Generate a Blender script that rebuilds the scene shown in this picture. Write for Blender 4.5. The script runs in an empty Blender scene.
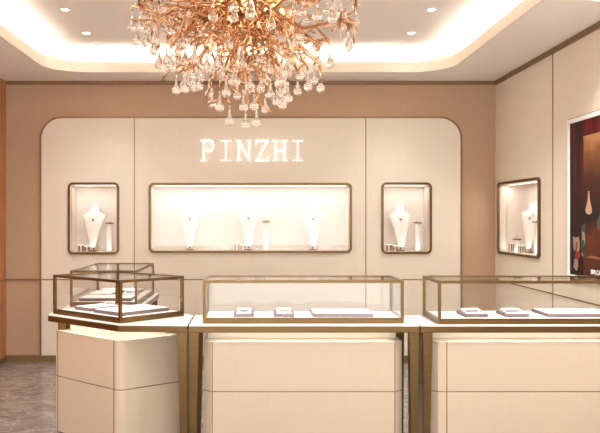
import bpy, bmesh, math, random
from mathutils import Vector, Matrix
random.seed(7)
C = bpy.context.scene.collection
PI = math.pi
CAMZ, F, PX, PY = 1.54, 700.0, 253.0, 219.0
def lin(c): return tuple(((v/255+0.055)/1.055)**2.4 if v > 10 else v/255/12.92 for v in c)+(1,)

# ------------------------------------------------------------------ materials
def mat(name, rgb, rough=.5, metal=0., emit=None, es=0., spec=.5, coat=0.):
    m = bpy.data.materials.new(name); m.use_nodes = True
    b = m.node_tree.nodes['Principled BSDF']
    b.inputs['Base Color'].default_value = lin(rgb)
    b.inputs['Roughness'].default_value = rough
    b.inputs['Metallic'].default_value = metal
    b.inputs['Specular IOR Level'].default_value = spec
    b.inputs['Coat Weight'].default_value = coat
    if emit:
        b.inputs['Emission Color'].default_value = lin(emit); b.inputs['Emission Strength'].default_value = es
    return m
def nd(m, t, **kw):
    n = m.node_tree.nodes.new(t)
    for k, v in kw.items(): setattr(n, k, v)
    return n
def noise_vary(m, c1, c2, scale=(1,1,1), nscale=5, detail=4, lo=.35, hi=.65, bump=0, dist=0):
    nt = m.node_tree; b = nt.nodes['Principled BSDF']
    tc = nd(m, 'ShaderNodeTexCoord'); mp = nd(m, 'ShaderNodeMapping'); mp.inputs['Scale'].default_value = scale
    nz = nd(m, 'ShaderNodeTexNoise'); nz.inputs['Scale'].default_value = nscale; nz.inputs['Detail'].default_value = detail
    nz.inputs['Distortion'].default_value = dist
    cr = nd(m, 'ShaderNodeValToRGB')
    cr.color_ramp.elements[0].position = lo; cr.color_ramp.elements[0].color = lin(c1)
    cr.color_ramp.elements[1].position = hi; cr.color_ramp.elements[1].color = lin(c2)
    nt.links.new(tc.outputs['Object'], mp.inputs[0]); nt.links.new(mp.outputs[0], nz.inputs[0])
    nt.links.new(nz.outputs[0], cr.inputs[0]); nt.links.new(cr.outputs[0], b.inputs['Base Color'])
    if bump:
        bp = nd(m, 'ShaderNodeBump'); bp.inputs['Strength'].default_value = bump; bp.inputs['Distance'].default_value = .01
        nt.links.new(nz.outputs[0], bp.inputs['Height']); nt.links.new(bp.outputs[0], b.inputs['Normal'])
    return m
M = {}
M['cream'] = noise_vary(mat('cream wall cloth', (233,214,192), .6, spec=.3), (239,228,211), (242,232,217), (60,60,1.2), 4, 3)
M['taupe'] = noise_vary(mat('taupe wall cloth', (196,164,140), .65, spec=.3), (188,157,130), (192,161,134), (60,60,1.2), 4, 3)
M['ceil'] = mat('ceiling paint', (246,241,235), .85, spec=.2)
M['lip'] = mat('cove lip paint', (242,230,214), .8, spec=.2)
M['gold'] = mat('bronze trim', (142,116,82), .4, .6)
M['brass'] = noise_vary(mat('brushed brass', (176,142,96), .3, .9), (108,84,52), (116,91,58), (2,2,60), 3, 2)
M['cab'] = noise_vary(mat('cream lacquer', (233,212,188), .38, coat=.1), (209,194,171), (212,197,175), (50,50,1), 4, 3)
M['white'] = mat('white top', (253,251,248), .3)
M['deck'] = mat('white deck', (246,242,238), .5)
M['niche'] = noise_vary(mat('niche lining', (240,228,216), .5), (226,214,203), (234,223,213), (1,1,1), 3, 3)
M['bust'] = mat('white leatherette', (250,246,240), .5)
M['tray'] = mat('mauve tray edge', (112,94,96), .6)
M['pad'] = mat('white tray pad', (248,244,242), .6)
M['slot'] = mat('grey slot', (150,138,138), .6)
M['wood'] = noise_vary(mat('orange wood', (190,126,78), .45), (176,112,66), (204,142,92), (3,30,.6), 3, 5)
M['led'] = mat('led strip', (255,244,224), .5, emit=(255,240,214), es=3)
M['lens'] = mat('lamp lens', (255,250,240), .5, emit=(255,246,232), es=8)
M['letter'] = mat('sign letter light', (255,252,246), .5, emit=(255,250,242), es=.75)
M['bulb'] = mat('frosted bulb', (255,226,170), .5, emit=(255,220,150), es=2)
M['ring'] = mat('white downlight ring', (240,232,224), .5)
M['copper'] = mat('copper branch', (222,174,130), .25, .9)
M['silver'] = mat('silver', (210,205,200), .2, 1)
M['plinth'] = mat('dark plinth', (92,70,48), .5, .4)
M['gem'] = mat('grey gem', (150,146,142), .2, .7)
# glass drops: real refraction
m = bpy.data.materials.new('clear glass drop'); m.use_nodes = True; nt = m.node_tree; nt.nodes.remove(nt.nodes['Principled BSDF'])
g = nt.nodes.new('ShaderNodeBsdfGlass'); g.inputs['IOR'].default_value = 1.5; g.inputs['Color'].default_value = (1,.98,.96,1); g.inputs['Roughness'].default_value = 0
nt.links.new(g.outputs[0], nt.nodes['Material Output'].inputs[0]); M['drop'] = m
# thin pane: clear with angle-dependent mirror
m = bpy.data.materials.new('thin clear pane'); m.use_nodes = True; nt = m.node_tree; nt.nodes.remove(nt.nodes['Principled BSDF'])
tr = nt.nodes.new('ShaderNodeBsdfTransparent'); tr.inputs[0].default_value = (.985,.985,.98,1)
gl = nt.nodes.new('ShaderNodeBsdfGlossy'); gl.inputs['Roughness'].default_value = 0.02
lw = nt.nodes.new('ShaderNodeLayerWeight'); lw.inputs[0].default_value = .5
pw = nt.nodes.new('ShaderNodeMath'); pw.operation = 'POWER'; pw.inputs[1].default_value = 4
ma = nt.nodes.new('ShaderNodeMath'); ma.operation = 'MULTIPLY_ADD'; ma.inputs[1].default_value = .7; ma.inputs[2].default_value = .03
mx = nt.nodes.new('ShaderNodeMixShader')
nt.links.new(lw.outputs['Facing'], pw.inputs[0]); nt.links.new(pw.outputs[0], ma.inputs[0]); nt.links.new(ma.outputs[0], mx.inputs[0])
nt.links.new(tr.outputs[0], mx.inputs[1]); nt.links.new(gl.outputs[0], mx.inputs[2]); nt.links.new(mx.outputs[0], nt.nodes['Material Output'].inputs[0])
M['pane'] = m
# floor marble
m = mat('grey brown marble floor', (150,135,125), .16, spec=.5); nt = m.node_tree; b = nt.nodes['Principled BSDF']
tc = nd(m,'ShaderNodeTexCoord'); mp = nd(m,'ShaderNodeMapping'); mp.inputs['Scale'].default_value = (1,1.6,1); mp.inputs['Rotation'].default_value = (0,0,.5)
nt.links.new(tc.outputs['Object'], mp.inputs[0])
n1 = nd(m,'ShaderNodeTexNoise'); n1.inputs['Scale'].default_value = 3.0; n1.inputs['Detail'].default_value = 12; n1.inputs['Roughness'].default_value = .68; n1.inputs['Distortion'].default_value = 1.6
n2 = nd(m,'ShaderNodeTexNoise'); n2.inputs['Scale'].default_value = 2.2; n2.inputs['Detail'].default_value = 8; n2.inputs['Distortion'].default_value = 2.5
for n in (n1,n2): nt.links.new(mp.outputs[0], n.inputs[0])
r1 = nd(m,'ShaderNodeValToRGB'); e = r1.color_ramp.elements
e[0].position=.3; e[0].color=lin((108,101,97)); e[1].position=.72; e[1].color=lin((162,155,150))
k = e.new(.5); k.color = lin((132,124,119))
r2 = nd(m,'ShaderNodeValToRGB'); e = r2.color_ramp.elements
e[0].position=.475; e[0].color=(0,0,0,1); e[1].position=.525; e[1].color=(0,0,0,1); k=e.new(.5); k.color=(.65,.65,.65,1)
mixc = nd(m,'ShaderNodeMix', data_type='RGBA')
nt.links.new(n1.outputs[0], r1.inputs[0]); nt.links.new(n2.outputs[0], r2.inputs[0])
nt.links.new(r2.outputs[0], mixc.inputs[0]); nt.links.new(r1.outputs[0], mixc.inputs[6]); mixc.inputs[7].default_value = lin((188,172,155))
nt.links.new(mixc.outputs[2], b.inputs['Base Color']); M['floor'] = m

# ------------------------------------------------------------------ mesh builder (world coordinates)
class MB:
    def __init__(s): s.bm = bmesh.new()
    def box(s, x0, x1, y0, y1, z0, z1, bev=0, seg=2):
        t = bmesh.new(); bmesh.ops.create_cube(t, size=1)
        for v in t.verts: v.co = Vector(((x0+x1)/2+v.co.x*(x1-x0), (y0+y1)/2+v.co.y*(y1-y0), (z0+z1)/2+v.co.z*(z1-z0)))
        if bev: bmesh.ops.bevel(t, geom=t.edges[:], offset=bev, segments=seg, affect='EDGES', profile=.5)
        s.add(t); return s
    def add(s, t):
        me = bpy.data.meshes.new('t'); t.to_mesh(me); t.free(); s.bm.from_mesh(me); bpy.data.meshes.remove(me)
    def prism(s, pts, z0, z1, bev=0):
        t = bmesh.new(); n = len(pts)
        a = [t.verts.new((p[0],p[1],z0)) for p in pts]; b = [t.verts.new((p[0],p[1],z1)) for p in pts]
        t.faces.new(a[::-1]); top = t.faces.new(b)
        for i in range(n): t.faces.new((a[i],a[(i+1)%n],b[(i+1)%n],b[i]))
        bmesh.ops.recalc_face_normals(t, faces=t.faces)
        if bev: bmesh.ops.bevel(t, geom=[e for e in t.edges if abs(e.verts[0].co.z-e.verts[1].co.z)<1e-6], offset=bev, segments=1, affect='EDGES')
        s.add(t); return s
    def frustum(s, b, t_, z0, z1):   # b,t_ = (x0,x1,y0,y1)
        t = bmesh.new()
        A = [t.verts.new((x,y,z0)) for x,y in ((b[0],b[2]),(b[1],b[2]),(b[1],b[3]),(b[0],b[3]))]
        B = [t.verts.new((x,y,z1)) for x,y in ((t_[0],t_[2]),(t_[1],t_[2]),(t_[1],t_[3]),(t_[0],t_[3]))]
        t.faces.new(A[::-1]); t.faces.new(B)
        for i in range(4): t.faces.new((A[i],A[(i+1)%4],B[(i+1)%4],B[i]))
        s.add(t); return s
    def tube(s, pts, r, n=6, r2=None):
        t = bmesh.new(); rings = []; pts = [Vector(p) for p in pts]; m = len(pts)
        for i, p in enumerate(pts):
            d = (pts[min(i+1,m-1)]-pts[max(i-1,0)])
            d = d.normalized() if d.length > 1e-9 else Vector((0,0,1))
            u = d.cross(Vector((.31,.87,.37))).normalized(); w = d.cross(u)
            rr = r if r2 is None else r+(r2-r)*i/(m-1)
            rings.append([t.verts.new(p+(u*math.cos(a)+w*math.sin(a))*rr) for a in [2*PI*k/n for k in range(n)]])
        for i in range(m-1):
            for k in range(n): t.faces.new((rings[i][k],rings[i][(k+1)%n],rings[i+1][(k+1)%n],rings[i+1][k]))
        t.faces.new(rings[0][::-1]); t.faces.new(rings[-1])
        bmesh.ops.recalc_face_normals(t, faces=t.faces)
        s.add(t); return s
    def lathe(s, prof, c, n=16, ys=1.0):   # prof [(r,z)], closed at both ends
        t = bmesh.new(); rings = []
        for r, z in prof:
            rings.append([t.verts.new((c[0]+r*math.cos(2*PI*k/n), c[1]+ys*r*math.sin(2*PI*k/n), c[2]+z)) for k in range(n)])
        for i in range(len(prof)-1):
            for k in range(n): t.faces.new((rings[i][k],rings[i][(k+1)%n],rings[i+1][(k+1)%n],rings[i+1][k]))
        t.faces.new(rings[0][::-1]); t.faces.new(rings[-1])
        bmesh.ops.recalc_face_normals(t, faces=t.faces)
        s.add(t); return s
    def map(s, fn):
        for v in s.bm.verts: v.co = Vector(fn(v.co))
        bmesh.ops.recalc_face_normals(s.bm, faces=s.bm.faces); return s
    def build(s, name, m, parent=None, smooth=False, off=None):
        if off is None:
            off = Vector((0,0,0)); p = parent
            while p: off += p.location; p = p.parent
            if parent is None:
                vs = [v.co for v in s.bm.verts]
                off = Vector(((min(v.x for v in vs)+max(v.x for v in vs))/2, (min(v.y for v in vs)+max(v.y for v in vs))/2, min(v.z for v in vs)))
        for v in s.bm.verts: v.co -= off
        me = bpy.data.meshes.new(name); s.bm.to_mesh(me); s.bm.free()
        if smooth:
            for p in me.polygons: p.use_smooth = True
        me.materials.append(m if not isinstance(m, str) else M[m])
        o = bpy.data.objects.new(name, me); C.objects.link(o)
        if parent: o.parent = parent
        else: o.location = off
        return o
def thing(name, label, cat, loc, group=None):
    o = bpy.data.objects.new(name, None); C.objects.link(o); o.location = loc; o.empty_display_size = .1
    return tag(o, label, cat, group)
def tag(o, label, cat, group=None):
    o['label'] = label; o['category'] = cat
    if group: o['group'] = group
    return o
def struct(name, mb, m, **k):
    o = mb.build(name, m, **k); o['kind'] = 'structure'; return o
def copy_tree(o, parent=None):
    kids = [k for k in bpy.data.objects if k.parent == o]
    c = o.copy(); C.objects.link(c)
    if parent: c.parent = parent
    for k in kids: copy_tree(k, c)
    return c
def rrect(x0, x1, z0, z1, r, seg=8, rb=None):
    rb = r if rb is None else rb; pts = []
    for cx, cz, a0, rr in ((x1-rb,z0+rb,-PI/2,rb),(x1-r,z1-r,0,r),(x0+r,z1-r,PI/2,r),(x0+rb,z0+rb,PI,rb)):
        if rr < 1e-6: pts.append((cx,cz)); continue
        for k in range(seg+1):
            a = a0+PI/2*k/seg; pts.append((cx+rr*math.cos(a), cz+rr*math.sin(a)))
    return pts
def plate(outer, holes, th):        # 2D plate with holes, z from 0 to th -> MB
    cu = bpy.data.curves.new('pl','CURVE'); cu.dimensions='2D'; cu.fill_mode='BOTH'; cu.extrude = th/2
    for lp in [outer]+holes:
        s = cu.splines.new('POLY'); s.points.add(len(lp)-1)
        for i,p in enumerate(lp): s.points[i].co = (p[0],p[1],0,1)
        s.use_cyclic_u = True
    o = bpy.data.objects.new('pl', cu); C.objects.link(o)
    dg = bpy.context.evaluated_depsgraph_get(); dg.update()
    me = bpy.data.meshes.new_from_object(o.evaluated_get(dg))
    mb = MB(); mb.bm.from_mesh(me); bpy.data.objects.remove(o); bpy.data.curves.remove(cu); bpy.data.meshes.remove(me)
    for v in mb.bm.verts: v.co.z += th/2
    bmesh.ops.remove_doubles(mb.bm, verts=mb.bm.verts, dist=1e-5)
    return mb
def area(name, loc, rot, sx, sy, power, col=(1,.86,.7), spread=PI):
    l = bpy.data.lights.new(name,'AREA'); l.shape='RECTANGLE'; l.size=sx; l.size_y=sy; l.energy=power; l.color=col; l.spread = spread
    o = bpy.data.objects.new(name,l); C.objects.link(o); o.location=loc; o.rotation_euler=rot; return o

# ------------------------------------------------------------------ room
XL, XR, YB, ZC, ZU, YF = -2.67, 2.627, 7.57, 3.03, 3.25, -1.6
back = [(-2.0,-1.446,1.158,1.935),(-1.127,1.068,1.173,1.93),(1.386,1.931,1.163,1.935)]
FW = .026
def inner(n): return rrect(n[0]+FW, n[1]-FW, n[2]+FW, n[3]-FW, .035)
toback = lambda y: (lambda c: (c.x, y+c.z*-1, c.y))
struct('floor', MB().box(XL-.2, XR+.5, YF, YB+.5, -.1, 0), 'floor')
struct('wall_back', plate([(XL-.2,0),(XR+.5,0),(XR+.5,3.5),(XL-.2,3.5)], [inner(n)[::-1] for n in back], .06).map(lambda c:(c.x, YB+.02+.06-c.z, c.y)), 'taupe')
struct('wall_back_panel', plate(rrect(-2.287,2.244,.06,2.63,.22,12,0), [inner(n)[::-1] for n in back], .02).map(lambda c:(c.x, YB+.02-c.z, c.y)), 'cream')
# arch trim round the cream panel
o_ = rrect(-2.305,2.262,.06,2.648,.238,14,0); i_ = rrect(-2.287,2.244,.0601,2.63,.22,14,0)
def ring_mb(o_, i_, d):
    mb = MB(); t = mb.bm; n = len(o_)
    A=[t.verts.new((p[0],p[1],0)) for p in o_]; B=[t.verts.new((p[0],p[1],0)) for p in i_]
    A2=[t.verts.new((p[0],p[1],d)) for p in o_]; B2=[t.verts.new((p[0],p[1],d)) for p in i_]
    for k in range(n):
        j=(k+1)%n
        for q in ((A[k],A[j],B[j],B[k]),(A2[k],B2[k],B2[j],A2[j]),(A[k],A2[k],A2[j],A[j]),(B[k],B[j],B2[j],B2[k])):
            try: t.faces.new(q)
            except ValueError: pass
    bmesh.ops.recalc_face_normals(t, faces=t.faces)
    return mb
struct('trim_1', ring_mb(o_, i_, .03).map(lambda c:(c.x, YB+.02-c.z, c.y)), 'gold')
ZL = .885
k = 2
def trim(mb, m='gold'):
    global k
    struct('trim_%d'%k, mb, m); k += 1
for x in (-1.283, 1.22):                               # vertical seams of the panel, broken by nothing but the niches
    trim(MB().box(x-.005,x+.005, YB-.002,YB+.01, .06,2.63))
trim(MB().box(XL,XR, YB-.003,YB+.03, ZL-.006,ZL+.006))
trim(MB().box(XL,XR, YB-.02,YB+.02, 2.995,ZC))
struct('baseboard_back', MB().box(XL,XR, YB-.025,YB+.02, 0,.065), 'gold')
# right wall with its niche hole
NR = (6.39,7.48,1.175,1.925)
struct('wall_right', plate([(YF,0),(YB+.3,0),(YB+.3,3.5),(YF,3.5)], [inner(NR)[::-1]], .08).map(lambda c:(XR+.08-c.z, c.x, c.y)), 'cream')
trim(MB().box(XR-.004,XR+.01, 6.125,6.137, 0,2.99)); trim(MB().box(XR-.004,XR+.01, 4.2,4.212, 0,2.99))
trim(MB().box(XR-.004,XR+.01, YF,YB, ZL-.006,ZL+.006))
trim(MB().box(XR-.02,XR+.01, YF,YB-.02, 2.985,ZC))
struct('baseboard_right', MB().box(XR-.02,XR+.01, YF,YB-.025, 0,.065), 'gold')
# left wall: orange timber with grooves
mb = MB()
y = YB
while y > YF:
    mb.box(XL-.06, XL, max(y-.118,YF), y, 0, 3.2, .002, 1); y -= .12
mb.box(XL-.09,XL-.05,YF,YB,0,3.2)
struct('wall_left', mb, 'wood')
trim(MB().box(XL-.01,XL+.004, YF,YB-.003, ZL-.006,ZL+.006))
struct('baseboard_left', MB().box(XL-.01,XL+.015, YF,YB-.025, 0,.065), 'gold')
# ceiling: soffit with rounded opening, lip, raised tray
hole = rrect(-2.06,1.97,.6,7.1,.38,10)
struct('ceiling', plate([(XL-.05,YF),(XR+.05,YF),(XR+.05,YB+.05),(XL-.05,YB+.05)], [hole[::-1]], .02).map(lambda c:(c.x,c.y,ZC+c.z)), 'ceil')
struct('ceiling_cove_lip', ring_mb(rrect(-2.08,1.99,.58,7.12,.40,10), rrect(-2.055,1.965,.605,7.095,.375,10), .104).map(lambda c:(c.x,c.y,ZC-.001+c.z)), 'lip')
struct('ceiling_tray', MB().box(-2.5,2.45,.2,7.5,ZU,ZU+.05), 'ceil')
struct('ceiling_tray_side', ring_mb(rrect(-2.45,2.38,.2,7.47,.4,10), rrect(-2.44,2.37,.21,7.46,.39,10), ZU-ZC-.02).map(lambda c:(c.x,c.y,ZC+.02+c.z)), 'ceil')
COL = (1,.94,.82)
for nm, lc, rt, L, pw in (('cove light back',(-.045,7.19,3.10),(-.45,0,0),3.6,1),('cove light front',(-.045,.5,3.10),(.45,0,0),3.6,1),
                       ('cove light left',(-2.16,3.9,3.10),(0,.45,0),6.0,1),('cove light right',(2.07,3.9,3.10),(0,-.45,0),6.0,1)):
    rx = PI+rt[0]; ry = rt[1]
    sx, sy = (L,.05) if rt[0] else (.05,L)
    area(nm, lc, (PI-rt[0], -rt[1], 0) if rt[0] else (PI, ry, 0), sx, sy, L*12.5*pw, COL)
led = thing('cove_light_strip', 'warm glowing light strip hidden behind the rounded ceiling cove', 'light strip', (-.045,3.9,3.055))
MB().box(-1.9,1.8,7.17,7.2,3.05,3.062).build('strip', 'led', led); MB().box(-2.17,-2.14,.9,6.8,3.05,3.062).build('strip', 'led', led); MB().box(2.05,2.08,.9,6.8,3.05,3.062).build('strip', 'led', led)

# ------------------------------------------------------------------ downlights
def spot(loc, e, size=125, blend=1.0, r=.04, col=(1,.99,.96), rot=(0,0,0)):
    l = bpy.data.lights.new('downlight lamp','SPOT'); l.energy=e; l.spot_size=math.radians(size); l.spot_blend=blend; l.shadow_soft_size=r; l.color=col
    o = bpy.data.objects.new('downlight lamp', l); C.objects.link(o); o.location=loc; o.rotation_euler=rot
def downlight(x, y, z, label, e, size=125):
    t = thing('downlight', label, 'ceiling light', (x,y,z), 'small recessed ceiling downlights')
    ring = MB(); ring.bm.free(); ring = ring_mb([(x+.043*math.cos(a),y+.043*math.sin(a)) for a in [2*PI*i/24 for i in range(24)]],
              [(x+.032*math.cos(a),y+.032*math.sin(a)) for a in [2*PI*i/24 for i in range(24)]], .008).map(lambda c:(c.x,c.y,z-.008+c.z))
    ring.build('ring','ring',t)
    MB().lathe([(.031,0),(.031,.004)],(x,y,z-.005),24).build('lens','lens',t)
    spot((x,y,z-.03), e, size)
rows = {-1.53:'left', 1.452:'right'}
for x, side in rows.items():
    for y, w in ((5.70,'foremost of three'),(6.42,'middle of three'),(6.92,'nearest the back wall')):
        downlight(x, y, ZU, 'small downlight in the raised ceiling %s of the chandelier, %s'%(side, w), 32, 90 if y > 6.8 else 115)
for x, y in ((-1.53,4.98),(1.452,4.98),(-1.53,3.4),(1.452,3.4),(-.05,3.0),(-.05,5.9)):
    if (x,y) != (-.05,5.9):
        downlight(x, y, ZU, 'recessed white downlight of the raised ceiling nearer the entrance', 60)
for x, y, sd in ((2.33,4.72,'beside the right wall poster'),(2.33,3.3,'over the right wall near the entrance'),(-2.4,4.9,'over the timber wall'),(-2.4,3.4,'over the timber wall near the entrance')):
    downlight(x, y, ZC, 'recessed white soffit downlight '+sd, 125 if x > 0 else 50)

# ------------------------------------------------------------------ niches
def fr(c): return c
def niche(n, label, side=False):
    D = .26
    if side: P = lambda u,z,d: (XR+d, u, z)       # d grows into the wall
    else:    P = lambda u,z,d: (u, YB+d, z)
    u0,u1,z0,z1 = n
    t = thing('display_niche', label, 'wall niche', P((u0+u1)/2, z0, 0))
    if not side: t['group'] = 'lit niches of the cream back wall'
    dd = (lambda c: P(c.x, c.y, -c.z+.012)) 
    ring_mb(rrect(u0,u1,z0,z1,.055), rrect(u0+FW-.002,u1-FW+.002,z0+FW-.002,z1-FW+.002,.035), .034).map(dd).build('frame','brass',t)
    a0,a1,b0,b1 = u0+FW,u1-FW,z0+FW,z1-FW
    st = .085 
    mb = MB()   # lining: back, floor, roof, sides (shell behind the wall plate)
    for (p,q,r,s,d0,d1) in ((a0-.02,a1+.02,b0-.02,b1+.02,D,D+.02),(a0-.02,a1+.02,b0-.02,b0,st-.004,D),(a0-.02,a1+.02,b1,b1+.02,st-.004,D),(a0-.02,a0,b0,b1,st-.004,D),(a1,a1+.02,b0,b1,st-.004,D)):
        A = P(p,r,d0); B = P(q,s,d1)
        mb.box(min(A[0],B[0]),max(A[0],B[0]),min(A[1],B[1]),max(A[1],B[1]),A[2],B[2])
    mb.build('lining','niche',t)
    A = P(a0-.003,b0-.003,.012); B = P(a1+.003,b1+.003,.017)
    mb = MB().box(min(A[0],B[0]),max(A[0],B[0]),min(A[1],B[1]),max(A[1],B[1]),A[2],B[2]); mb.build('glass_pane','pane',t)
    A = P(a0+.03,b1-.006,.085); B = P(a1-.03,b1-.001,.10)
    MB().box(min(A[0],B[0]),max(A[0],B[0]),min(A[1],B[1]),max(A[1],B[1]),A[2],B[2]).build('light_strip','led',t)
    L = a1-a0-.06
    c = P((a0+a1)/2, b1-.012, .07)
    area('niche light', c, (0,-.45,0) if False else (0,0,0), L if not side else .03, .03 if not side else L, 2.6*L, (1,.98,.95))
    c = P((a0+a1)/2, b0+.006, .045)
    area('niche floor light', c, (PI,0,0), L if not side else .02, .02 if not side else L, 1.1*L, (1,.98,.95))
    return b0
zb = []
lab = ['leftmost bronze framed lit wall niche with one bust on the cream panel','wide central bronze framed lit wall niche holding three busts','narrow lit niche of the back wall at the right end of the cream panel']
for n, l in zip(back, lab): zb.append(niche(n, l))
zr = niche(NR, 'bronze framed lit niche in the right wall beside the dark poster', True)

# busts
def lean(h): return -.045+.12*max(0,min(1,h))-.012*math.sin(max(0,min(1,h))*PI)
def bust(x, y, zf, label, grp=None, rot=0):
    t = thing('necklace_bust', label, 'jewellery bust', (x,y,zf), grp)
    MB().lathe([(.045,0),(.045,.008),(.04,.011),(.006,.012)],(x,y,zf),20).build('base','brass',t,True)
    MB().lathe([(.006,.01),(.006,.07)],(x,y,zf),10).build('stem','brass',t,True)
    prof = [(.012,.045),(.028,.05),(.038,.09),(.055,.16),(.078,.24),(.102,.31),(.117,.36),(.121,.385),(.114,.402),(.092,.415),(.062,.428),(.05,.442),(.047,.465),(.052,.49),(.049,.505),(.03,.508)]
    b = MB().lathe(prof,(x,y,zf),28,.34)
    for v in b.bm.verts:                                  # lean the chest forward over the stem
        h = (v.co.z-zf-.05)/.45; v.co.y += lean(h)
    b.build('torso','bust',t,True)
    c = MB(); pts = []
    for i in range(17):
        a = -1.15+2.3*i/16; xx = .058*math.sin(a)/math.sin(1.15); zz = zf+.352+ .075*(abs(a)/1.15)**1.6
        h = (zz-zf-.05)/.45
        # radius of profile at that height
        rr = .1
        for (r0,z0),(r1,z1) in zip(prof,prof[1:]):
            if z0 <= zz-zf <= z1: rr = r0+(r1-r0)*(zz-zf-z0)/max(1e-6,z1-z0)
        xx = max(-rr*.9,min(rr*.9,xx))
        pts.append((x+xx, y+lean(h)-.34*math.sqrt(max(0,rr*rr-xx*xx))-.003, zz))
    c.tube(pts,.0022,5); chn=c.build('chain','silver',t,True)
    mid = pts[8]
    MB().lathe([(.002,-.022),(.010,-.014),(.012,-.006),(.006,.002),(.002,.006)],(mid[0],mid[1]-.003,mid[2]),12).build('pendant','gem',chn,True)
    if rot:
        t.rotation_euler.z = rot
    return t
YN = YB+.14
def XN(px, Y=YN): return (px-PX)*Y/F
bust(XN(93.5),YN,zb[0],'white necklace bust alone in the leftmost wall niche, a small pendant on its chest')
bust(XN(190),YN,zb[1],'white necklace bust at the left end of the wide central niche')
bust(XN(248.5),YN,zb[1],'white necklace bust in the middle of the wide central niche beside a slim column')
bust(XN(313),YN,zb[1],'white necklace bust at the right end of the wide central niche')
bust(XN(400.5),YN,zb[2],'white necklace bust in the narrow niche at the right end of the back wall')
bust(XR+.15,7.0,zr,'white necklace bust at the near end of the right wall niche',None,-.9)
def column(x, y, zf, h, label):
    t = thing('display_column', label, 'jewellery stand', (x,y,zf))
    MB().lathe([(.026,0),(.028,.004),(.028,h-.03),(.026,h-.027)],(x,y,zf),20).build('post','bust',t,True)
    MB().lathe([(.042,h-.027),(.044,h-.022),(.044,h-.016),(.042,h-.012)],(x,y,zf),24).build('top_disc','brass',t,True)
    r = MB(); r.tube([(x+.016*math.cos(a),y,zf+h+.004+.016*math.sin(a)) for a in [2*PI*i/16 for i in range(17)]],.002,6); r.build('ring','silver',t,True)
column(XN(110),YN-.02,zb[0],.33,'slim white column stand with bronze disc top beside the bust in the leftmost niche')
column(XN(266),YN-.02,zb[1],.33,'slim white column stand with bronze disc top in the wide central niche')
column(XN(417.5),YN-.02,zb[2],.33,'slim white column stand with bronze disc top in the right back wall niche')
column(XR+.10,6.72,zr,.33,'slim white column with bronze disc at the near end of the right wall niche')
column(XR+.07,7.15,zr,.15,'short white column with small disc between the tiny tables in the right wall niche')
def ring_table(x, y, zf, w, h, label, rot=0, grp=None):
    t = thing('ring_stand', label, 'jewellery stand', (x,y,zf), grp)
    MB().box(x-w/2,x+w/2,y-.03,y+.03,zf+h-.008,zf+h,.002,1).build('top','white',t)
    for sx in (-1,1):
        for sy in (-1,1):
            MB().box(x+sx*(w/2-.006)-.004,x+sx*(w/2-.006)+.004,y+sy*.024-.004,y+sy*.024+.004,zf,zf+h-.008).build('leg','brass',t)
    if rot: t.rotation_euler.z = rot
G='small bronze legged ring stands'
for px, i, hh, lb in ((81,0,.06,'tiny bronze legged ring stand at far left corner of the leftmost niche'),(87,0,.05,'tiny bronze legged ring stand just left of the bust stem in the leftmost niche'),
              (237,1,.065,'taller bronze legged ring stand in the central niche left of the middle bust'),(243,1,.05,'lower bronze legged ring stand against the middle bust of the central niche'),
              (389,2,.06,'taller bronze legged ring stand at the left of the right back wall niche'),(395,2,.05,'lower bronze legged ring stand by the bust stem in the right back wall niche')):
    ring_table(XN(px,YN-.05),YN-.05,zb[i],.054,hh*1.25,lb,0,G)
ring_table(XR+.07,7.27,zr,.08,.09,'taller bronze legged ring stand at the far end of the right wall niche',PI/2,G)
ring_table(XR+.07,7.03,zr,.07,.08,'bronze legged ring stand nearest the middle of the right wall niche',PI/2,G)

# ------------------------------------------------------------------ sign letters
S = thing('backlit_sign', 'glowing white serif letters PINZHI above the central niche on the cream panel', 'sign', (0,YB,2.16))
YS = YB-.03; sS = F/YS
def Z(y): return CAMZ-(y-PY)/sS
def XX(x): return (x-PX)/sS
def stroke(mb, x0,y0,x1,y1,w):    # px coordinates, any direction
    p=Vector((XX(x0),0,Z(y0))); q=Vector((XX(x1),0,Z(y1))); d=(q-p).normalized(); n=Vector((-d.z,0,d.x))*w/2
    t=bmesh.new(); vs=[]
    for yy in (YS-.006,YS+.006): vs.append([t.verts.new((a.x,yy,a.z)) for a in (p+n,q+n,q-n,p-n)])
    t.faces.new(vs[0]); t.faces.new(vs[1][::-1])
    for i in range(4): t.faces.new((vs[0][i],vs[1][i],vs[1][(i+1)%4],vs[0][(i+1)%4]))
    bmesh.ops.recalc_face_normals(t, faces=t.faces); mb.add(t)
T, Bm = 140.8, 160.4; th=.0145; sw=.008
def serif(mb, x0,x1,y): stroke(mb,x0,y,x1,y,sw)
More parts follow.
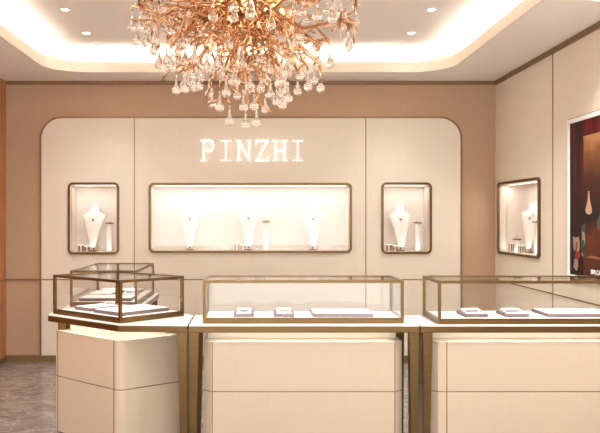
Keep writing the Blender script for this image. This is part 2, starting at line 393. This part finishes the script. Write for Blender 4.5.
def letter(ch, x0, x1):
    mb = MB(); 
    def vbar(x): stroke(mb,x,T-.3,x,Bm+.3,th)
    if ch=='P':
        vbar(x0+3); serif(mb,x0,x0+6.5,Bm); serif(mb,x0,x0+7,T)
        pts=[(x0+3,T)]+[(x1-5.6+3.9*math.sin(a),(T+150.9)/2-5.05*math.cos(a)) for a in [PI*i/8 for i in range(9)]]+[(x0+3,150.9)]
        for a,b in zip(pts,pts[1:]): stroke(mb,a[0],a[1],b[0],b[1],.019)
    if ch=='I':
        c=(x0+x1)/2; vbar(c); serif(mb,x0,x1,T); serif(mb,x0,x1,Bm)
    if ch=='N':
        stroke(mb,x0+2.7,T,x0+2.7,Bm,.018); stroke(mb,x1-2.3,T,x1-2.3,Bm,.018); stroke(mb,x0+2.7,T,x1-2.3,Bm,th)
        serif(mb,x0,x0+5,T); serif(mb,x0,x0+5.5,Bm); serif(mb,x1-5,x1,T)
    if ch=='Z':
        stroke(mb,x0+.6,T,x1,T,.016); stroke(mb,x0,Bm,x1,Bm,.016); stroke(mb,x1-1,T,x0+1.2,Bm,th)
        stroke(mb,x0+.9,T,x0+.7,T+4,.012); stroke(mb,x1-.4,Bm,x1-.2,Bm-4.5,.012)
    if ch=='H':
        stroke(mb,x0+3,T,x0+3,Bm,.024); stroke(mb,x1-3,T,x1-3,Bm,.024); stroke(mb,x0+3,150.5,x1-3,150.5,.016)
        for a in (x0,x1-6): serif(mb,a,a+6,T); serif(mb,a,a+6,Bm)
    mb.build('letter','letter',S)
for ch,a,b in (('P',200.5,215),('I',220.5,231),('N',236,251.5),('Z',255.5,268.5),('H',272.5,287.5),('I',292.5,303)): letter(ch,a,b)

# ------------------------------------------------------------------ poster on the right wall
XP = XR-.012
Y0,Y1,PZ0,PZ1 = 4.62,5.775,1.085,2.322
PT = thing('wall_poster', 'large dark red and brown jewellery poster in a slim white frame on the right wall', 'poster', (XR,5.2,PZ0-.03))
ringp = ring_mb([(Y0-.03,PZ0-.03),(Y1+.018,PZ0-.03),(Y1+.018,PZ1+.035),(Y0-.03,PZ1+.035)],[(Y0,PZ0),(Y1,PZ0),(Y1,PZ1),(Y0,PZ1)],.03).map(lambda c:(XR-c.z,c.x,c.y))
ringp.build('frame','white',PT)
ring_mb([(Y0-.036,PZ0-.036),(Y1+.023,PZ0-.036),(Y1+.023,PZ1+.041),(Y0-.036,PZ1+.041)],[(Y0-.03,PZ0-.03),(Y1+.018,PZ0-.03),(Y1+.018,PZ1+.035),(Y0-.03,PZ1+.035)],.024).map(lambda c:(XR-c.z,c.x,c.y)).build('outer_bead','gold',PT)
m = mat('printed red curtain', (90,10,14), .6, spec=.2); nt=m.node_tree; b=nt.nodes['Principled BSDF']
tc=nd(m,'ShaderNodeTexCoord'); mp=nd(m,'ShaderNodeMapping'); mp.inputs['Scale'].default_value=(1,9,.7)
nz=nd(m,'ShaderNodeTexNoise'); nz.inputs['Scale'].default_value=1.5; nz.inputs['Detail'].default_value=5; nz.inputs['Distortion'].default_value=.6
cr=nd(m,'ShaderNodeValToRGB'); e=cr.color_ramp.elements; e[0].position=.38; e[0].color=lin((22,4,6)); e[1].position=.66; e[1].color=lin((110,10,18))
sep=nd(m,'ShaderNodeSeparateXYZ'); mr=nd(m,'ShaderNodeMapRange'); mr.inputs[1].default_value=.55; mr.inputs[2].default_value=1.2; 
mxx=nd(m,'ShaderNodeMix',data_type='RGBA'); mxx.inputs[6].default_value=lin((34,12,8))
nt.links.new(tc.outputs['Object'],mp.inputs[0]); nt.links.new(mp.outputs[0],nz.inputs[0]); nt.links.new(nz.outputs[0],cr.inputs[0])
nt.links.new(tc.outputs['Object'],sep.inputs[0]); nt.links.new(sep.outputs[2],mr.inputs[0]); nt.links.new(mr.outputs[0],mxx.inputs[0]); nt.links.new(cr.outputs[0],mxx.inputs[7]); nt.links.new(mxx.outputs[2],b.inputs['Base Color'])
MB().box(XP,XR-.001,Y0,Y1,PZ0,PZ1).build('print',m,PT)
m = mat('printed brown backdrop', (90,50,30), .6, spec=.2); nt=m.node_tree; b=nt.nodes['Principled BSDF']
tc=nd(m,'ShaderNodeTexCoord'); sep=nd(m,'ShaderNodeSeparateXYZ'); nt.links.new(tc.outputs['Object'],sep.inputs[0])
nz=nd(m,'ShaderNodeTexNoise'); nz.inputs['Scale'].default_value=3.5; nt.links.new(tc.outputs['Object'],nz.inputs[0])
ad=nd(m,'ShaderNodeMath',operation='MULTIPLY_ADD'); ad.inputs[1].default_value=.35; nt.links.new(nz.outputs[0],ad.inputs[0]); nt.links.new(sep.outputs[2],ad.inputs[2])
cr=nd(m,'ShaderNodeValToRGB'); e=cr.color_ramp.elements; e[0].position=.2; e[0].color=lin((74,34,18)); e[1].position=1.0; e[1].color=lin((170,120,76))
for p,c in ((.36,(92,44,24)),(.5,(34,14,9)),(.75,(70,34,20)),(.93,(120,74,44))): q=e.new(p); q.color=lin(c)
nt.links.new(ad.outputs[0],cr.inputs[0])
mr=nd(m,'ShaderNodeMath',operation='MULTIPLY_ADD'); mr.inputs[1].default_value=.77; mr.inputs[2].default_value=0
nt.links.new(ad.outputs[0],mr.inputs[0]); nt.links.new(mr.outputs[0],cr.inputs[0]); nt.links.new(cr.outputs[0],b.inputs['Base Color'])
MB().box(XP-.002,XP,Y0+.2,5.535,PZ0+.002,2.195).build('backdrop',m,PT)
def wp(x,y,d=.004):      # photo point on poster plane
    Y=F*XP/(x-PX); return Vector((XP-d, Y, CAMZ-(y-PY)*Y/F))
def flat(name, pts, m, d=.004):
    t=bmesh.new(); a=[t.verts.new(wp(x,y,d)) for x,y in pts]; b2=[t.verts.new(wp(x,y,d-.0025)) for x,y in pts]
    t.faces.new(a); t.faces.new(b2[::-1])
    for i in range(len(pts)): j=(i+1)%len(pts); t.faces.new((a[i],b2[i],b2[j],a[j]))
    bmesh.ops.recalc_face_normals(t,faces=t.faces); mb=MB(); mb.add(t); return mb.build(name,m,PT)
pe=mat('printed pearl',(186,150,122),.6); gr=mat('printed emerald',(18,84,54),.6); orr=mat('printed coral',(130,44,22),.6); iv=mat('printed ivory',(160,132,108),.6)
gl_=mat('printed light streak',(150,92,60),.6); bk=mat('printed black',(16,7,5),.35)
flat('pearl_drop',[(588.6,191),(589.6,191),(590,199),(591.2,205),(592.3,209.5),(591.8,213),(589.6,214.6),(587,213.6),(585.8,210.5),(586.8,206),(588.2,199)],pe)
flat('dark_figure',[(581.8,226),(585.5,223),(586.5,240),(586,256),(583,258),(581,250)],bk,.0035)
flat('ivory_wing',[(573.5,236),(576,238),(579,236.5),(580,244),(579.5,251),(576,252),(574,249)],iv)
flat('coral_fold',[(575.5,252),(577,241),(578.3,244),(577,252)],orr,.0065)
flat('coral_body',[(575,254),(579,251),(581,256),(578,260),(575.5,259)],orr)
flat('ivory_tail',[(575,259),(578,258),(578.5,266),(577,271),(574,267)],iv)
flat('ivory_lapel',[(582.6,231),(585,233),(586,240),(584.5,246),(583,242)],iv)
flat('emerald_drop',[(582.4,241),(584.6,240),(584.3,248),(583,250)],gr,.0065)
flat('ivory_tip',[(581.5,252),(583,253),(584,256.5),(582.6,256)],iv)
flat('emerald_earring',[(597.6,222),(600.5,214),(603,222),(601,228),(598,226)],gr)
flat('coral_earring_tip',[(597.5,226),(600.5,228),(600,231.5),(598,229)],orr)
flat('light_streak',[(586,257.5),(592,255.6),(604,258.5),(604,260.5),(592,258.3)],gl_,.003)
cu=bpy.data.curves.new('tx','FONT'); cu.body='BVLGARI'; cu.size=.052; cu.extrude=.0015; cu.space_character=1.0
o=bpy.data.objects.new('tx',cu); C.objects.link(o); dg=bpy.context.evaluated_depsgraph_get(); dg.update(); me=bpy.data.meshes.new_from_object(o.evaluated_get(dg))
mb=MB(); mb.bm.from_mesh(me); bpy.data.objects.remove(o); bpy.data.meshes.remove(me)
pw_=wp(591.5,274); mb.map(lambda c:(XP-.005-c.z, pw_.y-c.x, pw_.z+c.y)).build('lettering','white',PT)

# ------------------------------------------------------------------ counters
ZT = .863
def rounded(pts, r, seg=5):
    out=[]; n=len(pts)
    for i in range(n):
        p=Vector(pts[i]); a=Vector(pts[i-1]); b=Vector(pts[(i+1)%n])
        da=(a-p).normalized(); db=(b-p).normalized(); rr=r if not isinstance(r,(list,tuple)) else r[i]
        if rr==0: out.append(tuple(p)); continue
        A=p+da*rr; B=p+db*rr
        for k_ in range(seg+1):
            t=k_/seg; q=A*(1-t)**2+p*2*t*(1-t)+B*t*t; out.append(tuple(q))
    return out
def inset(pts, d):
    n=len(pts); out=[]
    for i in range(n):
        p=Vector(pts[i]); e1=(p-Vector(pts[i-1])).normalized(); e2=(Vector(pts[(i+1)%n])-p).normalized()
        n1=Vector((-e1.y,e1.x)); n2=Vector((-e2.y,e2.x)); b=(n1+n2); b=b/ max(.2,(1+n1.dot(n2)))
        out.append(tuple(p+b*d))
    return out
def table(pts, legs, label, grp='brass legged counter tables'):
    cx=sum(p[0] for p in pts)/len(pts); cy=sum(p[1] for p in pts)/len(pts)
    t=thing('counter_table', label, 'table', (cx,cy,0), grp)
    MB().prism(pts, ZT-.046, ZT-.006, .002).build('edge_band','brass',t)
    MB().prism(inset(pts,.002), ZT-.006, ZT).build('top','white',t)
    for (x,y,sx,sy) in legs:
        wt,wb=.058,.036
        x0,x1=(x,x+sx*wt); xb=(x+sx*.004,x+sx*(.004+wb)); y0,y1=(y,y+sy*.045); yb=(y+sy*.003,y+sy*.033)
        MB().frustum((min(xb),max(xb),min(yb),max(yb)),(min(x0,x1),max(x0,x1),min(y0,y1),max(y0,y1)),0,ZT-.046).build('leg','brass',t)
    return t
ZCB = .752
def cabinet(pts, label, lines, rnd, zg=.432, grp='cream cabinets under the counters', seg=5, neck=None):
    cx=sum(p[0] for p in pts)/len(pts); cy=sum(p[1] for p in pts)/len(pts)
    t=thing('counter_cabinet', label, 'cabinet', (cx,cy,0), grp)
    R=rounded(pts,rnd,seg)
    MB().prism(inset(pts,.05),0,.05).build('plinth','plinth',t)
    MB().prism(R,.045,zg-.003,.001).build('lower_panel','cab',t)
    MB().prism(R,zg+.003,ZCB,.001).build('upper_panel','cab',t)
    MB().prism(rounded(inset(pts,.001),rnd,seg),zg-.004,zg+.004).build('groove_inlay','gold',t)
    MB().prism(neck or inset(pts,.09),ZCB,ZT-.046).build('neck','cab',t)
    for (p,d) in lines:    # vertical inlays: point on face, outward normal
        p=Vector(p); n=Vector(d).normalized(); e=Vector((-n.y,n.x))
        q=[p+e*.0035+n*.0006,p-e*.0035+n*.0006,p-e*.0035-n*.004,p+e*.0035-n*.004]
        MB().prism([tuple(v) for v in q],.046,ZCB-.001).build('vertical_inlay','gold',t)
    return t
def glass_case(pts, label, z0=ZT, z1=1.143, grp='brass framed glass display cases'):
    cx=sum(p[0] for p in pts)/len(pts); cy=sum(p[1] for p in pts)/len(pts)
    t=thing('glass_case', label, 'display case', (cx,cy,z0), grp)
    n=len(pts); w=.018
    I=inset(pts,w); 
    def ringp(za,zb,o,i):
        return ring_mb(o,i,zb-za).map(lambda c:(c.x,c.y,za+c.z))
    MB_=ringp(z0,z0+.036,pts,inset(pts,.02)); MB_.build('base_frame','brass',t)
    ringp(z1-.018,z1,pts,I).build('top_frame','brass',t)
    for i in range(n):
        p=Vector(pts[i]); q=Vector(I[i]); e1=(Vector(pts[i-1])-p).normalized()*w; e2=(Vector(pts[(i+1)%n])-p).normalized()*w
        MB().prism([tuple(p),tuple(p+e2),tuple(q),tuple(p+e1)],z0+.036,z1-.018).build('post','brass',t)
    MB().prism(inset(pts,.0205),z0+.002,z0+.034).build('deck','deck',t)
    mid=inset(pts,.006); mi2=inset(pts,.011)
    for i in range(n):
        j=(i+1)%n; a,b_=Vector(mid[i]),Vector(mid[j]); c,d=Vector(mi2[j]),Vector(mi2[i]); u=(b_-a).normalized()*.013
        MB().prism([tuple(a+u),tuple(b_-u),tuple(c-u),tuple(d+u)],z0+.037,z1-.019).build('glass_pane','pane',t)
    MB().prism(inset(pts,.016),z1-.010,z1-.004).build('glass_top','pane',t)
    return t
def strip_light(a, b, z, w, power, inward, tilt=.5):
    a=Vector((a[0],a[1],z)); b=Vector((b[0],b[1],z)); d=(b-a); L=d.length; ang=math.atan2(d.y,d.x)
    dirv=Vector((inward[0]*tilt,inward[1]*tilt,-1)).normalized()
    x=d.normalized(); zz=-dirv; yv=zz.cross(x)
    mtx=Matrix((x,yv,zz)).transposed().to_4x4(); mtx.translation=(a+b)/2
    l=bpy.data.lights.new('case light','AREA'); l.shape='RECTANGLE'; l.size=L*.96; l.size_y=w; l.energy=power; l.color=(1,.99,.96)
    o=bpy.data.objects.new('case light',l); C.objects.link(o); o.matrix_world=mtx
YT0,YT1=4.45,4.93
# middle counter
mx0,mx1=-.409,1.058
table([(mx0,YT0),(mx1,YT0),(mx1,YT1),(mx0,YT1)],[(mx0+.004,YT0+.008,1,1),(mx1-.004,YT0+.008,-1,1),(mx0+.004,YT1-.008,1,-1),(mx1-.004,YT1-.008,-1,-1)],'white topped brass edged table with tapered legs at the middle counter')
cp=[(-.32,4.49),(.965,4.49),(.965,4.87),(-.32,4.87)]
cabinet(cp,'cream two drawer cabinet under the middle counter between tapered brass legs',[((-.262,4.49),(0,-1)),((.91,4.49),(0,-1))],[.05,.05,.03,.03],seg=1,neck=[(-.30,4.64),(.945,4.64),(.945,4.85),(-.30,4.85)])
glass_case([(-.325,4.535),(.978,4.535),(.978,4.92),(-.325,4.92)],'wide brass framed glass case on the middle counter')
# right counter
rx0,rx1=1.066,2.545
table([(rx0,YT0),(rx1,YT0),(rx1,YT1),(rx0,YT1)],[(rx0+.02,YT0+.008,1,1),(rx1-.004,YT0+.008,-1,1),(rx0+.02,YT1-.008,1,-1),(rx1-.004,YT1-.008,-1,-1)],'white topped brass edged table of the right counter, cut by the frame')
cabinet([(1.138,4.49),(2.45,4.49),(2.45,4.87),(1.138,4.87)],'cream two drawer cabinet under the right counter beside the frame edge',[((1.243,4.49),(0,-1)),((2.35,4.49),(0,-1))],[.05,.05,.03,.03],seg=1,neck=[(1.15,4.64),(2.43,4.64),(2.43,4.85),(1.15,4.85)])
glass_case([(1.192,4.50),(2.47,4.50),(2.47,4.92),(1.192,4.92)],'brass framed glass case on the right counter, below the dark poster')
# left corner counter
lt=[(-1.45,4.95),(-.862,4.485),(-.417,4.45),(-.417,4.93),(-.85,5.36),(-1.45,5.36)]
table(lt,[(-.421,YT0+.01,-1,1),(-1.33,4.975,-1,1),(-.421,4.86,-1,1),(-1.44,5.30,1,1)],'angled white topped corner table with brass edge at the left')
lc=[(-1.395,4.955),(-.864,4.515),(-.50,4.775),(-.50,4.90),(-.90,5.30),(-1.395,5.30)]
dl=Vector((.531,-.44)).normalized(); nl=(-.44*1,-.531)
pL=Vector(lc[0]); pN=Vector(lc[1]); pR=Vector(lc[2]); dr=(pR-pN).normalized()
cabinet(lc,'angled cream corner cabinet at the far left with its bottom edge on marble',[(tuple(pL+dl*.022),nl),(tuple(pN-dl*.052),nl)],[.01,.05,.03,0,0,0])
glass_case([(-1.428,5.0),(-.86,4.53),(-.482,4.89),(-1.03,5.325)],'angled brass framed glass case on the left corner counter')
# rear left counter
bt=[(-1.45,5.375),(-.86,5.375),(-.86,6.40),(-1.45,6.40)]
table(bt,[(-1.44,5.39,1,1),(-.87,5.39,-1,1),(-1.44,6.39,1,-1),(-.87,6.39,-1,-1)],'white topped brass edged table running back behind the left corner counter')
cabinet([(-1.39,5.44),(-.92,5.44),(-.92,6.34),(-1.39,6.34)],'cream cabinet under the counter running back behind the left corner',[((-.92,5.5),(1,0)),((-.92,6.28),(1,0))],.03)
glass_case([(-1.41,5.39),(-.893,5.39),(-.893,6.33),(-1.41,6.33)],'brass framed glass case set lengthwise behind the angled left case')
# lights in cases (under the front top rail) and below the table tops
for a,b_,inw,p in (((-.30,4.56),(.96,4.56),(0,1),1.7),((1.21,4.525),(2.45,4.525),(0,1),1.7),((-1.37,5.01),(-.87,4.575),(.65,.76),.8),((-.85,4.575),(-.52,4.90),(-.7,.7),.5),((-.91,6.3),(-.91,5.42),(-1,0),1.0)):
    strip_light(a,b_,1.118,.012,p,inw,.6)
for a,b_,inw,p in (((-.29,4.50),(.94,4.50),(0,1),1.15),((1.20,4.50),(2.42,4.50),(0,1),1.15),((-1.37,4.965),(-.88,4.56),(.65,.76),.5),((-.85,4.55),(-.53,4.775),(-.57,.82),.32)):
    strip_light(a,b_,ZT-.05,.012,p,inw,.5)
    q=Vector((inw[0],inw[1])).normalized()*.012; A=Vector(a); B=Vector(b_)
    o=MB().prism([tuple(A),tuple(B),tuple(B+q),tuple(A+q)],ZT-.0475,ZT-.0462).build('light_strip','led')
    par=[t for t in bpy.data.objects if t.name.startswith('counter_table')]
    best=min(par,key=lambda t:(t.location.xy-((A+B)/2)).length)
    o.location=o.location-best.location; o.parent=best

# ------------------------------------------------------------------ trays in the cases
ZD = ZT+.034
def ring_tray(x0, y0, label, z=ZD, w=.134, d=.20):
    t=thing('ring_tray', label, 'jewellery tray', (x0+w/2,y0+d/2,z),'ring trays in the glass cases')
    MB().box(x0,x0+w,y0,y0+d,z,z+.022,.0015,1).build('base','tray',t)
    MB().box(x0+.018,x0+w-.018,y0+.014,y0+d*.36,z+.022,z+.0255,.0015,1).build('front_pad','pad',t)
    MB().box(x0+.02,x0+w-.02,y0+d*.50,y0+d-.03,z+.022,z+.040,.0015,1).build('raised_pad','pad',t)
    MB().box(x0+.034,x0+w-.034,y0+d*.50-.002,y0+d*.50+.006,z+.0235,z+.0385).build('slot','slot',t)
    for k_ in range(4):
        r=MB(); xx=x0+.03+k_*(w-.06)/3; yy=y0+d*.26
        r.tube([(xx+.008*math.cos(a),yy,z+.0265+.008+.008*math.sin(a)) for a in [2*PI*i/12 for i in range(13)]],.0012,5)
        r.build('ring','silver',t,True)
    return t
def flat_tray(pts, label, z=ZD, h=.023):
    cx=sum(p[0] for p in pts)/len(pts); cy=sum(p[1] for p in pts)/len(pts)
    t=thing('display_tray', label, 'jewellery tray', (cx,cy,z),'flat display trays in the glass cases')
    MB().prism(pts,z,z+h,.0015).build('base','tray',t)
    MB().prism(inset(pts,.006),z+h,z+h+.0035,.0012).build('pad','pad',t)
    return t
def necklace(x, y, z, rx, ry, label, rot=0):
    pts=[(x+rx*math.cos(a),y+ry*math.sin(a)*(1 if math.sin(a)>0 else 1.3),z+.003) for a in [2*PI*i/28 for i in range(29)]]
    o=MB().tube(pts,.0026,5).build('gold_necklace',M['copper'],None,True); tag(o,label,'necklace')
def trayx(px, yp, z): s_=(yp-PY)/(CAMZ-z); return (px-PX)/s_, F/s_
yy=4.585
ring_tray(-.127,yy,'small mauve edged ring tray at the left of the middle case')
ring_tray(.138,yy,'small mauve edged ring tray beside the large tray in the middle case')
flat_tray([(.395,yy),(.787,yy),(.787,4.84),(.395,4.84)],'large flat white tray at the right of the middle case')
necklace(.53,4.72,ZD+.0265,.075,.05,'fine copper coloured necklace lying on the large tray of the middle case')
ring_tray(1.385,4.57,'small mauve edged ring tray at the left of the right counter case',w=.15)
ring_tray(1.655,4.57,'small mauve edged ring tray in the middle of the right counter case',w=.15)
flat_tray([(1.93,4.57),(2.36,4.57),(2.36,4.85),(1.93,4.85)],'large flat white tray in the right counter case at the frame edge')
necklace(2.08,4.71,ZD+.0265,.08,.05,'fine copper coloured necklace lying on the large tray of the right case')
# left corner case trays, aligned with its edges
O=Vector((-.86,4.535)); eL=(Vector((-1.40,5.01))-O).normalized(); eR=(Vector((-.495,4.90))-O).normalized()
def rp(a,b_): v=O+eL*a+eR*b_; return (v.x,v.y)
flat_tray([rp(.07,.05),rp(.07,.46),rp(.36,.46),rp(.36,.05)],'large flat white tray filling the near corner of the angled left case')
flat_tray([rp(.41,.06),rp(.41,.30),rp(.60,.30),rp(.60,.06)],'small flat white tray at the left end of the angled case')
ring_tray(-1.10,5.02,'small ring tray at the back of the angled left case',w=.11,d=.14)
flat_tray([(-1.36,5.47),(-.95,5.47),(-.95,5.72),(-1.36,5.72)],'front flat white tray in the lengthwise rear left case')
flat_tray([(-1.36,5.77),(-1.17,5.77),(-1.17,6.05),(-1.36,6.05)],'left flat white tray further back in the rear left case')
ring_tray(-1.10,5.78,'small ring tray on the right side of the rear left case')
flat_tray([(-1.34,6.09),(-.97,6.09),(-.97,6.27),(-1.34,6.27)],'flat white tray at the far end of the rear left case')

# ------------------------------------------------------------------ chandelier
CX,CY=-.048,4.2
CH=thing('branch_chandelier','large copper branch chandelier hung with clear glass drops from the raised ceiling','chandelier',(CX,CY,2.10))
MB().lathe([(.12,3.215),(.13,3.225),(.13,3.249)],(CX,CY,0),28).build('ceiling_plate','copper',CH,True)
MB().lathe([(.012,2.70),(.012,3.22)],(CX,CY,0),10).build('stem','copper',CH,True)
MB().lathe([(.03,2.66),(.07,2.70),(.075,2.78),(.05,2.85),(.02,2.88)],(CX,CY,0),20).build('hub','copper',CH,True)
def env(v):
    T_=[(130,.05),(122,.14),(112,.24),(98,.40),(85,.52),(60,.64),(28,.72),(0,.74),(-40,.70),(-80,.55)]
    if v>=130: return .05
    for (v0,r0),(v1,r1) in zip(T_,T_[1:]):
        if v0>=v>=v1: return r0+(r1-r0)*(v0-v)/(v0-v1)
    return .55
seen=[(28,75),(45,75),(60,110),(78,128),(80,105),(108,85),(130,218),(150,215),(182,210),(212,248),(230,258),(187,190),(168,185),(118,165),(108,150),(145,115),(215,50),(160,45),(190,60),(200,120),(253,290),(290,298),(315,292),(285,258),(335,262),(362,245),(375,252),(388,238),(410,220),(310,255),(270,230),(245,225),(282,160),(325,150),(345,175),(360,125),(400,110),(420,185),(448,195),(463,213),(485,158),(458,160),(490,55),(528,120),(528,100),(545,62),(545,25),(478,35),(455,50),(510,40),(422,40),(430,60),(240,185),(260,200),(300,210),(325,215),(347,230),(372,200),(385,180),(395,150),(225,160),(200,170),(150,150),(135,130),(45,22),(68,85),(88,60),(98,30),(290,50),(300,45),(275,52)]
drops=[]
for u,v in seen:
    x=120+u/2.308; y_=v/2.308
    R_=env(y_); dx=(x-245)/167; dy=math.sqrt(max(0,R_*R_-dx*dx))*random.choice((-1,-1,1))*random.uniform(.35,1)
    Y=CY+dy; drops.append(Vector(((x-PX)*Y/F,Y,CAMZ-(y_-PY)*Y/F)))
random.seed(11)
while len(drops)<185:
    v=random.uniform(-75,98); R_=env(v)*random.uniform(.35,1); a=random.uniform(0,2*PI)
    if v>55: R_*=.9
    Y=CY+R_*math.sin(a); p=Vector((CX+R_*math.cos(a),Y,CAMZ-(v-PY)/167))
    if all((p-q).length>.06 for q in drops): drops.append(p)
dprof=[(.002,0),(.0075,.0012),(.0125,.004),(.0172,.008),(.0208,.014),(.0226,.020),(.0229,.026),(.0212,.034),(.0178,.042),(.0132,.051),(.0095,.060),(.0068,.072),(.005,.09),(.0042,.112),(.0055,.118),(.002,.122)]
DL=.122
order=sorted(range(len(drops)),key=lambda i:-(0 if i<len(seen) else 1)*1.0 )
main=list(range(len(seen)))+list(range(len(seen),92))
rest=list(range(92,len(drops)))
random.seed(5)
branches=[]
for i in main[:92]:
    e_=drops[i]+Vector((0,0,DL+.004)); 
    rad=Vector((e_.x-CX,e_.y-CY,0)); r=rad.length; ad=rad.normalized() if r>1e-3 else Vector((1,0,0))
    s0=Vector((CX,CY,random.uniform(2.68,2.84)))+ad*random.uniform(.03,.06)
    k1=Vector((CX,CY,0))+ad*(r*random.uniform(.4,.8)+.03); k1.z=max(e_.z+.1,s0.z+random.uniform(-.12,.06))
    mids=[s0]; n_=random.choice((4,5,5,6))
    for q in range(1,n_):
        t=q/n_; p=(s0*(1-t)**2+k1*2*t*(1-t)+e_*t*t)
        p+=Vector((random.uniform(-1,1),random.uniform(-1,1),random.uniform(-1,1)))*.062
        mids.append(p)
    mids.append(e_+Vector((random.uniform(-.02,.02),random.uniform(-.02,.02),.035))); mids.append(e_)
    branches.append([mids,[]])
allnodes=[(bi,p) for bi,(ms,_) in enumerate(branches) for p in ms[2:-1]]
for i in rest:
    e_=drops[i]+Vector((0,0,DL+.004))
    bi,p=min(allnodes,key=lambda t:(t[1]-e_).length+.15*max(0,e_.z-t[1].z))
    mid=(p+e_)/2+Vector((random.uniform(-.03,.03),random.uniform(-.03,.03),random.uniform(0,.03)))
    branches[bi][1].append([p,mid,e_])
for bi,(ms,tw) in enumerate(branches):            # bare coral-like side twigs
    for q in range(random.choice((4,5,6))):
        p=random.choice(ms[1:-1]); d=Vector((random.uniform(-1,1),random.uniform(-1,1),random.uniform(-.9,.5))).normalized()
        L=random.uniform(.06,.14); a=p+d*L*.5; d2=(d+Vector((random.uniform(-1,1),random.uniform(-1,1),random.uniform(-1,.6)))*.8).normalized()
        b_=a+d2*L*.6
        if (b_.xy-Vector((CX,CY))).length<env(PY-(b_.z-CAMZ)*167)*.98: tw.append([p,a,b_])
    mb=MB(); mb.tube(ms,.0095,6,.0065)
    for t_ in tw: mb.tube(t_,.0075,5,.0055)
    mb.build('branch','copper',CH,True)
me0=None
def drop_mb(p,mb):
    mb.lathe([(a*1.15,b) for a,b in dprof],p,14)
vis=sorted(range(len(drops)),key=lambda i:(0 if i<len(seen) else 1, abs(drops[i].z-2.4)))
base=MB(); drop_mb(Vector((0,0,0)),base); d0=base.build('glass_drop','drop',None,True,off=Vector((0,0,0)))
d0.parent=CH; d0.location=drops[vis[0]]-CH.location
for i in vis[1:100]:
    c=d0.copy(); C.objects.link(c); c.location=drops[i]-CH.location
mb=MB()
for i in vis[100:]: drop_mb(drops[i],mb)
o=mb.build('glass_drop_cluster','drop',CH,True); o['kind']='stuff'
random.seed(3)
for k_ in range(8):
    a=2*PI*k_/8; x=CX+.22*math.cos(a); y=CY+.22*math.sin(a); z=2.78
    arm_=MB().tube([(x,y,z+.02),(x,y,z+.05),(CX+.05*math.cos(a),CY+.05*math.sin(a),2.84)],.006,6).build('bulb_arm','copper',CH,True)
    b_=MB().lathe([(.004,-.03),(.012,-.022),(.017,-.005),(.013,.01),(.008,.022)],(x,y,z),12).build('bulb','bulb',arm_,True)
    if k_%2==0:
        l=bpy.data.lights.new('bulb glow','POINT'); l.energy=1.0; l.color=(1,.85,.62); l.shadow_soft_size=.03
        o=bpy.data.objects.new('bulb glow',l); C.objects.link(o); o.location=(x,y,z-.05)

# ------------------------------------------------------------------ world (added ambient fill through the open front), camera, view
w=bpy.data.worlds.new('world'); bpy.context.scene.world=w; w.use_nodes=True
wn=w.node_tree; bg=wn.nodes['Background']; tcw=wn.nodes.new('ShaderNodeTexCoord'); sp=wn.nodes.new('ShaderNodeSeparateXYZ'); rw=wn.nodes.new('ShaderNodeValToRGB'); mw=wn.nodes.new('ShaderNodeMapRange')
mw.inputs[1].default_value=-.5; mw.inputs[2].default_value=.5
wn.links.new(tcw.outputs['Generated'],sp.inputs[0]); wn.links.new(sp.outputs[2],mw.inputs[0]); wn.links.new(mw.outputs[0],rw.inputs[0]); wn.links.new(rw.outputs[0],bg.inputs[0])
rw.color_ramp.elements[0].color=(1,.985,.97,1); rw.color_ramp.elements[1].color=(.16,.16,.16,1)     # added fill: brighter from below to lift the ceiling, dimmer above
bg.inputs[1].default_value=6.0
cam=bpy.data.cameras.new('camera'); co=bpy.data.objects.new('camera',cam); C.objects.link(co)
co.location=(0,0,CAMZ); co.rotation_euler=(PI/2,0,0); cam.sensor_width=36; cam.lens=36*F/600
cam.shift_x=(300-PX)/600; cam.shift_y=(PY-216.5)/600; cam.clip_start=.05
sc=bpy.context.scene; sc.camera=co
sc.view_settings.view_transform='Standard'; sc.view_settings.look='None'; sc.view_settings.gamma=1; sc.view_settings.use_curve_mapping=False
sc.view_settings.exposure=0.13
try:
    sc.cycles.transparent_max_bounces=32; sc.cycles.max_bounces=16
except Exception: pass
